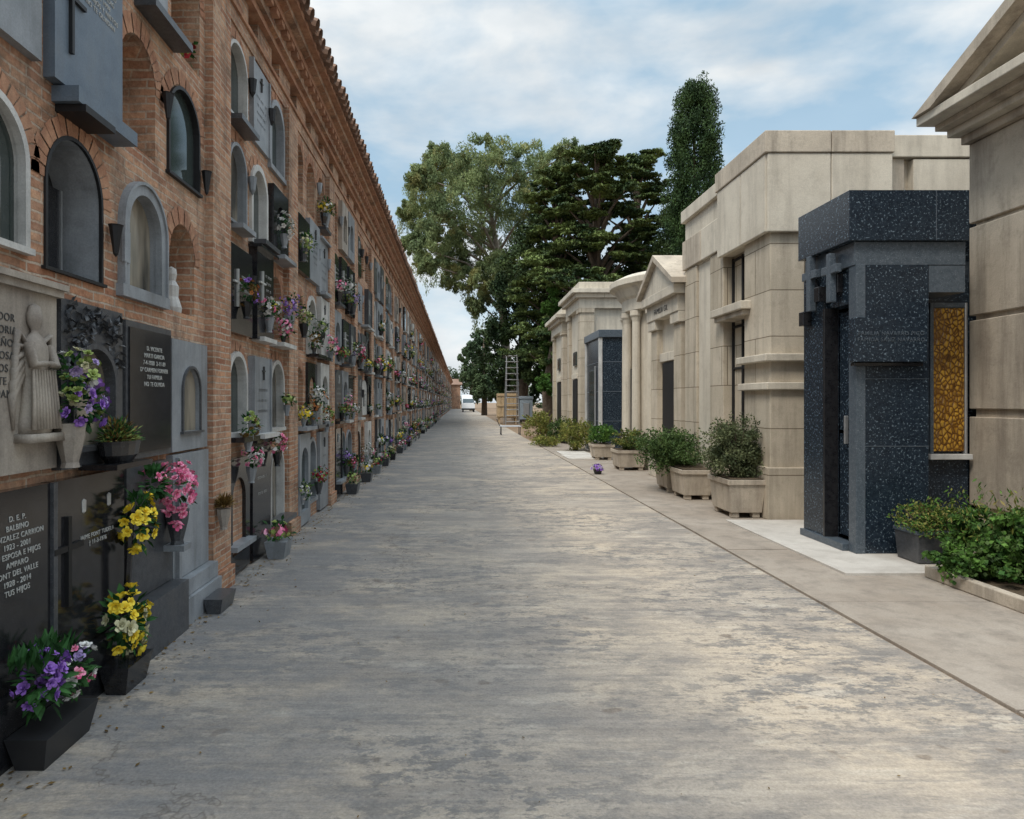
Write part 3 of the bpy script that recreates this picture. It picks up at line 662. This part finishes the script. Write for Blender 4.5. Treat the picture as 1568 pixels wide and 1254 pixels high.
B=Bld('small_pedimented_mausoleum'); w=B['walls']
w.box(4.25,6.5,12.85,14.75,.02,3.6,CREAM2)
for y_ in (12.80,14.35): w.box(4.13,4.5,y_,y_+.42,.02,3.3,CREAM); w.box(4.08,4.5,y_-.04,y_+.46,.02,.5,CREAM2); w.box(4.07,4.5,y_-.05,y_+.47,3.1,3.3,CREAM2)
w.box(4.05,6.5,12.75,14.85,3.3,3.62,CREAM2); w.box(3.95,6.6,12.66,14.94,3.62,3.80,CREAM2)
w.prismX([(12.62,3.802),(13.8,4.42),(14.98,3.802)],3.98,6.5,CREAM2); w.prismX([(12.55,3.80),(12.55,3.90),(13.8,4.56),(15.05,3.90),(15.05,3.80),(13.8,4.44)],3.88,6.6,CREAM3)
w.box(4.9,5.8,13.1,14.2,4.3,5.05,CREAM2); w.box(4.85,5.85,13.05,14.25,5.05,5.15,CREAM2)
B['door'].box(4.2,4.24,13.4,14.2,.05,2.4,IRON); B['door'].box(4.17,4.24,13.3,14.3,2.42,2.6,CREAM2)
text("FAMILIA GIL",(4.045,13.8,3.4),.16,LETTERD,B.e,'-X')
B.done(.012)
B=Bld('round_fronted_mausoleum'); w=B['walls']; c0=(5.55,16.75,0)
w.lathe(c0,[(1.35,.02),(1.35,3.9)],40,CREAM2)
w.lathe(c0,[(1.5,.02),(1.5,.5),(1.36,.55)],40,CREAM2)
w.lathe(c0,[(1.36,3.75),(1.55,3.78),(1.55,4.05),(1.62,4.12),(1.72,4.3),(1.85,4.36),(1.85,4.5),(1.6,4.62),(0,4.75)],48,CREAM2)
w.box(5.6,7.5,15.2,18.3,.02,4.2,CREAM2)
for a in range(9):
    an=math.pi*.5+math.pi*(a+.5)/9
    p=(c0[0]+1.45*math.cos(an),c0[1]+1.45*math.sin(an),.5)
    w.lathe(p,[(.15,0),(.15,.08),(.11,.12),(.095,3.0),(.12,3.1),(.15,3.15),(.15,3.27)],12,CREAM2)
w.box(4.15,4.3,16.4,17.1,.02,2.4,IRON)
B.done(.01)
B=Bld('small_dark_granite_mausoleum'); w=B['walls']
w.box(4.25,6.4,20.7,23.0,.02,3.55,GRAN); w.box(4.18,6.45,20.62,23.08,3.55,3.78,GRANL); w.box(4.2,4.3,20.66,20.8,.02,3.55,WMARB); w.box(4.2,4.3,22.9,23.05,.02,3.55,WMARB)
B['door'].box(4.21,4.24,21.4,22.3,.05,2.6,GLASS); B['door'].box(4.19,4.24,21.3,21.38,.05,2.7,STEEL)
for z_ in (1.0,1.9,2.8): w.box(4.24,6.4,20.69,23.02,z_,z_+.02,GRANL)
B.done(.01)
def tomb_house(name,x0,y0,y1,zt,mat,mat2,x1=7.2):
    B=Bld(name); w=B['walls']
    w.box(x0+.1,x1,y0+.1,y1-.1,.02,zt-.5,mat)
    for (a,b_) in ((y0,y0+.45),(y1-.45,y1)):
        w.box(x0,x0+.5,a,b_,.02,zt-.9,mat2); w.box(x0-.05,x0+.5,a-.05,b_+.05,.02,.5,mat2); w.box(x0-.05,x0+.5,a-.05,b_+.05,zt-1.05,zt-.9,mat2)
    w.box(x0-.05,x1,y0-.05,y1+.05,zt-.9,zt-.55,mat); w.box(x0-.18,x1+.1,y0-.18,y1+.18,zt-.55,zt-.4,mat2); w.box(x0-.3,x1+.1,y0-.3,y1+.3,zt-.4,zt-.25,mat); w.box(x0-.05,x1,y0-.05,y1+.05,zt-.25,zt,mat)
    ym=(y0+y1)/2; B['door'].box(x0+.05,x0+.09,ym-.45,ym+.45,.05,2.4,IRON); B['door'].box(x0+.03,x0+.09,ym-.6,ym+.6,2.42,2.6,mat)
    B['door'].box(x0+.04,x0+.09,ym-.3,ym+.3,2.9,3.4,GLASS)
    B.done(.012)
tomb_house('corniced_mausoleum',4.1,23.4,26.2,5.7,CREAM2,CREAM,7.5)
tomb_house('stone_block_mausoleum',4.05,27.0,30.0,5.3,CREAM2,CREAM,7.5)
tomb_house('rear_stone_mausoleum',9.2,12,16,5.2,CREAM3,CREAM,12)

# ------------------------------------------------------------------ planters and shrubs
def planter(x0,x1,y0,y1,h,mat=CREAM3):
    mb=MB(); z=.026
    mb.frustum(x0,x1,y0,y1,z+.07,z+h,.04,mat); mb.box(x0-.015,x1+.015,y0-.015,y1+.015,z+h-.07,z+h+.0,mat)
    for (a,b_) in ((x0+.06,y0+.06),(x1-.16,y0+.06),(x0+.06,y1-.16),(x1-.16,y1-.16)): mb.box(a,a+.1,b_,b_+.1,z,z+.069,mat)
    mb.box(x0+.03,x1-.03,y0+.03,y1-.03,z+h,z+h+.012,DIRT2)
    mb.obj('stone_planter',None,.012)
GREY_G=foliage('grey_green_leaf',(.055,.075,.035),(.15,.17,.08),4,.2)
MIDG=foliage('mid_green_leaf',(.035,.07,.02),(.095,.15,.045),5,.2)
YG=foliage('yellow_green_leaf',(.11,.15,.03),(.27,.27,.07),4,.25,(.30,.20,.09))
BRG=foliage('bright_green_leaf',(.035,.095,.02),(.12,.23,.045),6,.25)
BARK=stone('bark',(.10,.075,.055),(.16,.125,.095),6,.95,.8,0,bd=.03)
BARKP=stone('pale_bark',(.36,.32,.27),(.24,.20,.16),3,.9,.4,0)
def shrub(name,c,r,k,per,size,mat,sub=.33,stems=10,z0=None,twigs=True):
    e=empty(name); P=[blob(c,r,k,per,sub,.35)]
    if twigs:
        for i in range(30):
            d=Vector((R.gauss(0,1),R.gauss(0,1),abs(R.gauss(0,1))+.3)).normalized(); top=R.uniform(.3,.6)
            for q in range(16):
                s=.8+top*q/16; P.append(np.array([[c[0]+d.x*r[0]*s+R.gauss(0,.012),c[1]+d.y*r[1]*s+R.gauss(0,.012),c[2]+d.z*r[2]*s+R.gauss(0,.012)]]))
    P=np.vstack(P); P=P[P[:,2]>.03]
    leafmesh('leaves',P,size,mat if isinstance(mat,list) else [mat],e,.5)
    mb=MB(); base=z0 if z0 is not None else c[2]-r[2]
    for i in range(stems):
        a=R.uniform(0,6.28); q=R.uniform(.2,.85)
        mb.tube([(c[0]+.05*math.cos(a),c[1]+.05*math.sin(a),base),(c[0]+r[0]*q*.6*math.cos(a),c[1]+r[1]*q*.6*math.sin(a),c[2]),(c[0]+r[0]*q*math.cos(a),c[1]+r[1]*q*math.sin(a),c[2]+r[2]*.7)],[.012,.009,.004],5,BARK)
    mb.obj('stems',e)
planter(3.62,4.12,9.19,9.95,.52); shrub('olive_shrub',(3.87,9.6,.93),(.46,.46,.43),95,150,.036,GREY_G,.30,z0=.5)
planter(3.55,4.05,10.9,11.6,.48); planter(3.55,4.05,11.8,12.5,.48)
shrub('green_shrub',(3.62,11.9,.78),(.52,.80,.36),95,130,.045,MIDG,z0=.45)
planter(3.60,4.25,15.6,16.3,.46); shrub('small_shrub',(3.92,15.9,.68),(.36,.42,.24),40,70,.05,[MIDG,YG],z0=.45)
planter(3.60,4.15,18.4,19.1,.42); shrub('small_shrub',(3.88,18.7,.68),(.38,.45,.26),40,70,.055,BRG,z0=.4)
shrub('yellow_shrub',(3.7,22.0,.5),(.5,.9,.5),50,70,.07,YG); shrub('yellow_shrub',(3.9,26.0,.45),(.5,.9,.5),40,60,.08,MIDG); shrub('yellow_shrub',(3.6,30.5,.5),(.8,1.2,.6),40,60,.10,YG)
shrub('weedy_shrub',(3.1,24.5,.15),(.5,1.2,.2),30,50,.08,YG)
shrub('trailing_plant',(4.58,6.62,.43),(.34,.26,.19),46,80,.03,[BRG,YG],z0=.3)
mb=MB(); mb.box(4.18,4.26,3.4,6.15,.022,.13,CREAM3); mb.box(4.262,5.5,6.07,6.15,.022,.13,CREAM3); mb.box(4.262,5.49,3.4,6.068,.022,.09,DIRT2); mb.obj('flower_bed_kerb',None,.01)
e=empty('leafy_bed_plants')
P=np.vstack([blob((4.85,5.65,.36),(.58,.55,.30),120,110,.2,.2),blob((4.75,4.6,.3),(.5,.8,.26),70,80,.22,.2),blob((4.42,5.85,.22),(.32,.30,.18),45,80,.25,.2),blob((5.15,6.15,.44),(.40,.30,.27),55,80,.22,.2),blob((4.70,6.25,.40),(.28,.22,.24),36,80,.25,.2)])
P=P[P[:,2]>.05]; leafmesh('leaves',P,.042,[BRG,MIDG,BRG],e,.8)
Q=[]
for i in range(46):
    x_=R.uniform(4.5,5.4); y_=R.uniform(5.6,6.3); h=R.uniform(.55,.92); dx=R.gauss(0,.08); dy=R.gauss(0,.08)
    for q in range(26): Q.append((x_+dx*q/13+R.gauss(0,.02),y_+dy*q/13+R.gauss(0,.02),h*(.4+.6*q/26)))
leafmesh('upright_shoots',Q,.05,[BRG,YG],e,.3,droop=-.7)
def f9(mb):
    mb.lathe((3.0,14.9,.024),[(0,0),(.07,0),(.10,.08),(.11,.10),(0,.1)],10,PLASTIC); bouquet(mb,(3.0,14.9,.15),(.12,.12,.07),[PU,LI],18,.04,24,(0,-.5,1))
mk('purple_flower_pot',f9)

# ------------------------------------------------------------------ trees
def W(px,py,Y): return ((px-VX)*Y/F, Y, EYE+(VY-py)*Y/F)
EUC=foliage('eucalyptus_leaf',(.13,.18,.085),(.26,.32,.14),.35,.3,(.36,.32,.12))
CED=foliage('cedar_leaf',(.028,.055,.02),(.15,.20,.06),.5,0)
CYP=foliage('cypress_leaf',(.018,.042,.014),(.055,.10,.03),1.1,0)
DRK=foliage('dark_leaf',(.022,.044,.018),(.065,.10,.032),.5,0)
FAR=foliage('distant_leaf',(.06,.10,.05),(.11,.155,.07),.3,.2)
IVY=foliage('ivy_leaf',(.04,.10,.02),(.09,.18,.035),.6,.2)
def limbs(mb,base,top,r,targets,mat):
    b=Vector(base); t=Vector(top); pts=[b,b.lerp(t,.3)+Vector((R.uniform(-.3,.3),R.uniform(-.3,.3),0)),b.lerp(t,.65)+Vector((R.uniform(-.4,.4),R.uniform(-.4,.4),0)),t]
    mb.tube(pts,[r*1.25,r,r*.7,r*.25],10,mat)
    for q in targets:
        q=Vector(q); f=max(.15,min(.9,(q.z-b.z)/(t.z-b.z)-.15)); s=b.lerp(t,f)
        m_=s.lerp(q,.5)+Vector((0,0,.12*(q-s).length)); mb.tube([s,m_,q],[r*.35,r*.2,r*.06],6,mat)
e=empty('eucalyptus_tree'); blobs=[]
for (px,py,rp) in ((690,262,42),(745,245,45),(800,255,42),(650,295,38),(645,345,36),(710,310,50),(770,300,50),(660,385,34),(715,375,44),(770,360,46),(820,320,40),(700,425,28),(745,430,34),(690,270,36),(840,260,36),(645,270,26),(735,465,22),(870,240,28),(680,340,40),(725,270,40),(672,245,26),(635,370,22),(655,405,18),(760,410,36),(690,395,34),(625,325,18),(790,420,30)):
    Y=58+R.uniform(-4,5); c=W(px,py,Y); r=rp*Y/F; blobs.append((c,(r,r*1.1,r*.9)))
P=np.vstack([blob(c,r,34,150,.25,.45) for c,r in blobs]); leafmesh('leaves',P,.26,[EUC],e,.34,droop=.5)
tw=[]
for c,r in blobs:
    for q in range(6):
        s=Vector(c)+Vector((R.uniform(-.9,.9)*r[0],R.uniform(-.9,.9)*r[1],-r[2]*.6)); L=R.uniform(.8,2.0)
        for z in range(40): tw.append((s.x+R.gauss(0,.12),s.y+R.gauss(0,.12),s.z-L*R.random()))
leafmesh('hanging_leaves',tw,.26,[EUC],e,.28,droop=1)
mb=MB(); limbs(mb,(5.0,60,0),(2.2,58,20),.42,[c for c,r in blobs],BARKP); mb.obj('trunk_and_limbs',e,0,True)
def cedar(name,cx,cy,zt,zb,rw,n,seed,mat=CED,trunk=.45):
    R.seed(seed); e=empty(name); pads=[]
    for i in range(n):
        f=(i+.5)/n; z=zt-(zt-zb)*f; rmax=rw*(.30+.70*min(1,f*1.9)); a=i*2.4+R.uniform(-.4,.4); q=rmax*R.uniform(.35,1)
        rr=R.uniform(.9,1.8)*(.7+.5*f)
        pads.append(((cx+q*math.cos(a),cy+q*math.sin(a),z+R.uniform(-.3,.3)),(rr,rr,rr*.22)))
    pads.append(((cx,cy,zt-.4),(1.3,1.3,.5)))
    P=np.vstack([blob(c,r,20,95,.30,.35) for c,r in pads]); leafmesh('needle_pads',P,.22,[mat],e,.45,flat=.3)
    mb=MB(); limbs(mb,(cx,cy,0),(cx,cy,zt-.5),trunk,[c for c,r in pads],BARK); mb.obj('trunk_and_limbs',e,0,True)
cedar('cedar_tree',W(915,0,45)[0],45,18.4,4.0,4.6,84,3)
cedar('cedar_tree',W(855,0,48)[0],48,18.0,4.5,3.2,56,4)
cedar('cedar_tree',W(975,0,50)[0],50,19.6,5,3.8,60,5)
def dark_tree(name,bl,mat,size,base,top,r,seed,k=26,per=110):
    R.seed(seed); e=empty(name); bb=[]
    for (px,py,rp,Y) in bl:
        Y=Y+R.uniform(-2,2); c=W(px,py,Y); q=rp*Y/F; bb.append((c,(q,q,q)))
    P=np.vstack([blob(c,r_,k,per,.27,.4) for c,r_ in bb]); P=P[P[:,2]>.05]
    leafmesh('leaves',P,size,[mat],e,.5,droop=.2)
    mb=MB(); limbs(mb,base,top,r,[c for c,_ in bb][:14],BARK); mb.obj('trunk_and_limbs',e,0,True)
dark_tree('broadleaf_tree',[(800,400,42,53),(820,370,36,52),(785,450,40,55),(820,440,44,53),(770,505,34,55),(800,500,42,54),(758,545,28,57),(790,550,34,54),(830,540,36,52),(815,580,34,52),(840,480,36,52),(765,580,22,56)],DRK,.24,(5.2,55,0),(5.2,54,13),.35,8)
dark_tree('broadleaf_tree',[(880,440,46,49),(930,430,46,50),(980,440,46,50),(860,500,46,48),(910,510,50,49),(970,510,50,50),(870,570,46,48),(930,580,46,49),(1000,560,50,50),(1010,470,40,50),(1015,400,34,50)],DRK,.24,(10,50,0),(10,50,12),.35,9)
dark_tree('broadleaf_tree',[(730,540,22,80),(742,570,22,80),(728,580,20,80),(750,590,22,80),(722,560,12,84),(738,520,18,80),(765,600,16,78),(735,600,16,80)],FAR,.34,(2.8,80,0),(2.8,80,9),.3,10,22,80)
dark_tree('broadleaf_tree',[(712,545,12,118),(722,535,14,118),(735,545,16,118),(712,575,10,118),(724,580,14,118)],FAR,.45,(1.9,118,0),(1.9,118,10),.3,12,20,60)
dark_tree('ivy_covered_trunk',[(842,470,14,44),(840,500,16,44),(842,530,16,44),(840,560,17,44),(838,590,17,44),(846,445,10,44)],IVY,.18,(5.7,44,0),(5.8,44,8),.3,13,24,90)
P=[]
for i in range(46):
    x=-60+i*3.6+R.uniform(-1,1); P.append(blob((x,160+R.uniform(-6,6),4.0+R.uniform(-1,2)),(4,4,4.5),14,90,.3,.5))
for i in range(14):
    P.append(blob((13+R.uniform(-1,1),34+i*4,2.5),(2,2.2,2.6),12,80,.3,.5))
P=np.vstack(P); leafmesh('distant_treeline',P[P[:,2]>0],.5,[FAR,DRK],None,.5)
def cypress(name,x,y,h,wd,seed,mat=CYP,n=420):
    rg=np.random.default_rng(seed); e=empty(name)
    f=rg.uniform(0.02,1,n)**.85; z=f*h
    prof=np.interp(f,[0,.1,.4,.75,.9,.97,1],[.6,.85,1,.96,.86,.70,.50])*wd/2
    a=rg.uniform(0,6.283,n); q=prof*rg.uniform(.35,.92,n)
    c=np.column_stack([x+q*np.cos(a),y+q*np.sin(a),z])
    per=190; o=rg.normal(size=(n,per,3)); o/=np.linalg.norm(o,axis=2)[:,:,None]; o*=rg.uniform(0,1,(n,per,1))**.33
    s=np.column_stack([rg.uniform(.30,.5,n),rg.uniform(.30,.5,n),rg.uniform(.5,.85,n)])
    P=(c[:,None,:]+o*s[:,None,:]).reshape(-1,3); leafmesh('scale_foliage',P,.13,[mat],e,.5,droop=-.6)
    mb=MB(); mb.tube([(x,y,0),(x,y,h*.5),(x,y,h*.92)],[.35,.22,.05],8,BARK); mb.obj('trunk',e)
cypress('cypress_tree',W(1063,0,39)[0],39,19.5,3.35,1,CYP,600)
cypress('cypress_tree',W(1032,0,44)[0],44,14.2,2.8,2,DRK,280)

# ------------------------------------------------------------------ far objects
mb=MB(); x0,y0=3.15,47.5
for a in (0,.95):
    s_=1 if a==0 else -1
    mb.tube([(x0+a,y0,0),(x0+a+.12*s_,y0+.5,5.1)],[.05,.05],6,STEEL); mb.tube([(x0+a,y0+2.0,0),(x0+a+.12*s_,y0+.6,5.1)],[.04,.04],6,STEEL)
for i in range(12): mb.tube([(x0+.02,y0+.04*i,.42*i+.2),(x0+.93,y0+.04*i,.42*i+.2)],[.035,.035],5,STEEL)
mb.obj('rolling_ladder')
mb=MB(); X0,Y0=2.7,49.9; mb.box(X0,X0+1.5,Y0+.1,Y0+1.2,.4,2.2,WOOD)
for i in range(5): mb.box(X0+i*.30,X0+i*.30+.26,Y0+.06,Y0+.098,.4,2.2,WOOD)
for z_ in(.5,1.25,2.0): mb.box(X0-.03,X0+1.53,Y0+.01,Y0+.055,z_,z_+.13,WOOD)
for x in(X0+.1,X0+1.3): mb.box(x,x+.12,Y0+.1,Y0+1.1,0,.398,WOOD)
mb.obj('wooden_crate',None,.01)
mb=MB(); X0=4.35; mb.box(X0,X0+.95,50,51.2,.3,1.8,BLUEP); mb.box(X0-.05,X0+1.0,49.95,51.25,1.8,2.0,BLUEP); mb.box(X0+.25,X0+.7,49.93,49.995,.5,1.5,STEEL)
for x in(X0+.1,X0+.8): mb.tube([(x-.04,50.05,.14),(x+.04,50.05,.14)],[.14,.14],10,IRON)
mb.obj('blue_waste_bin',None,.02)
mb=MB()
for y_ in (32.5,33.3): mb.tube([(1.9,y_,.42),(2.9,y_,.42)],[.02,.02],6,STEEL)
for x in (1.9,2.4,2.9): mb.tube([(x,32.5,.42),(x,33.3,.42)],[.018,.018],6,STEEL)
for x in (1.95,2.85):
    for y_ in (32.55,33.25): mb.tube([(x,y_,.42),(x,y_,.05)],[.018,.018],6,IRON); mb.tube([(x-.02,y_,.06),(x+.02,y_,.06)],[.055,.055],10,IRON)
mb.tube([(1.9,32.9,.42),(1.75,32.9,.75)],[.018,.018],6,IRON)
mb.obj('hand_cart')
B=Bld('white_van'); WP=plain('white_paint',(.75,.76,.77),.3,var=.05); w=B['body']
w.box(.2,2.2,105,109.5,.35,2.65,WP); w.prismX([(103.6,.4),(105,.4),(105,2.6),(104.6,2.5),(103.7,1.35)],.2,2.2,WP)
B['windscreen'].poly([(.35,103.72,1.42),(2.05,103.72,1.42),(2.0,104.5,2.35),(.4,104.5,2.35)],GLASS)
for x in(.3,1.95):
    for y_ in (104.4,108.6): B['wheels'].tube([(x,y_,.35),(x+.2,y_,.35)],[.35,.35],14,PLASTIC)
B['bumper'].box(.18,2.22,103.5,103.62,.35,.6,PLASTIC); B.done(.05)
B=Bld('brick_gatehouse'); B['walls'].box(-6,0.0,152,160,0,5.4,BR); B['roof'].prismX([(151.6,5.4),(156,6.8),(160.4,5.4)],-6.4,.4,TILE); B['window'].box(-3,-2,151.9,152.0,1.5,3,GLASS); B.done(.02)

# ------------------------------------------------------------------ light, sky, camera
az=math.radians(-138); el=math.radians(57)
sd=Vector((math.sin(az)*math.cos(el),math.cos(az)*math.cos(el),math.sin(el)))
L=bpy.data.lights.new('sun','SUN'); L.energy=2.3; L.angle=math.radians(16); L.color=(1,.93,.83)
so=bpy.data.objects.new('sun',L); scene.collection.objects.link(so); so.rotation_euler=(-sd).to_track_quat('-Z','Y').to_euler(); so.location=sd*50
wd=bpy.data.worlds.new('World'); scene.world=wd; wd.use_nodes=True; t=wd.node_tree; bg=t.nodes['Background']
sky=t.nodes.new('ShaderNodeTexSky'); sky.sky_type='NISHITA'; sky.sun_disc=False; sky.sun_elevation=el; sky.sun_rotation=az; sky.air_density=1.0; sky.dust_density=.8
tc=t.nodes.new('ShaderNodeTexCoord'); mp=t.nodes.new('ShaderNodeMapping'); mp.inputs['Scale'].default_value=(1,1,2.2); mp.inputs['Location'].default_value=(.35,.1,.2)
t.links.new(tc.outputs['Generated'],mp.inputs[0])
nz=t.nodes.new('ShaderNodeTexNoise'); nz.inputs['Scale'].default_value=3.4; nz.inputs['Detail'].default_value=6; nz.inputs['Roughness'].default_value=.52; nz.inputs['Distortion'].default_value=.2
t.links.new(mp.outputs[0],nz.inputs['Vector'])
cf=ramp(t,nz.outputs['Fac'],[(.38,.22),(.56,1.)]).outputs[0]
nz2=t.nodes.new('ShaderNodeTexNoise'); nz2.inputs['Scale'].default_value=5; nz2.inputs['Detail'].default_value=5; t.links.new(mp.outputs[0],nz2.inputs['Vector'])
cc_=mix(t,ramp(t,nz2.outputs['Fac'],[(.35,0.),(.62,1.)]).outputs[0],(4.5,4.9,5.2),(6.1,6.3,6.35))
skb=mix(t,.6,sky.outputs[0],(2.3,4.1,5.3))
sc_=mix(t,cf,skb,cc_)
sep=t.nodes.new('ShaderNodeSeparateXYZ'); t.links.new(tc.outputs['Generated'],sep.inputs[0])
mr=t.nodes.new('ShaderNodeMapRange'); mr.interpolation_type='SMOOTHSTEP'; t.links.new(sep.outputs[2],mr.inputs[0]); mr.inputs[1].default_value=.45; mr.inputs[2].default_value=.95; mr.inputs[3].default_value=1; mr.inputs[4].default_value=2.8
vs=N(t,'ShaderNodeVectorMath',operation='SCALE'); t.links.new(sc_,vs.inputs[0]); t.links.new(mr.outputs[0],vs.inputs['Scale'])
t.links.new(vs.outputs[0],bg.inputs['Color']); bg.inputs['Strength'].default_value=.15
cam=bpy.data.cameras.new('camera'); co=bpy.data.objects.new('camera',cam); scene.collection.objects.link(co); scene.camera=co
co.location=(0,0,EYE); co.rotation_euler=(math.pi/2,0,0); cam.sensor_width=36; cam.lens=36*F/1568
cam.shift_x=(784-VX)/1568; cam.shift_y=-(627-VY)/1568; cam.clip_end=3000; cam.clip_start=.05
scene.view_settings.view_transform='Standard'; scene.view_settings.look='None'; scene.view_settings.exposure=0
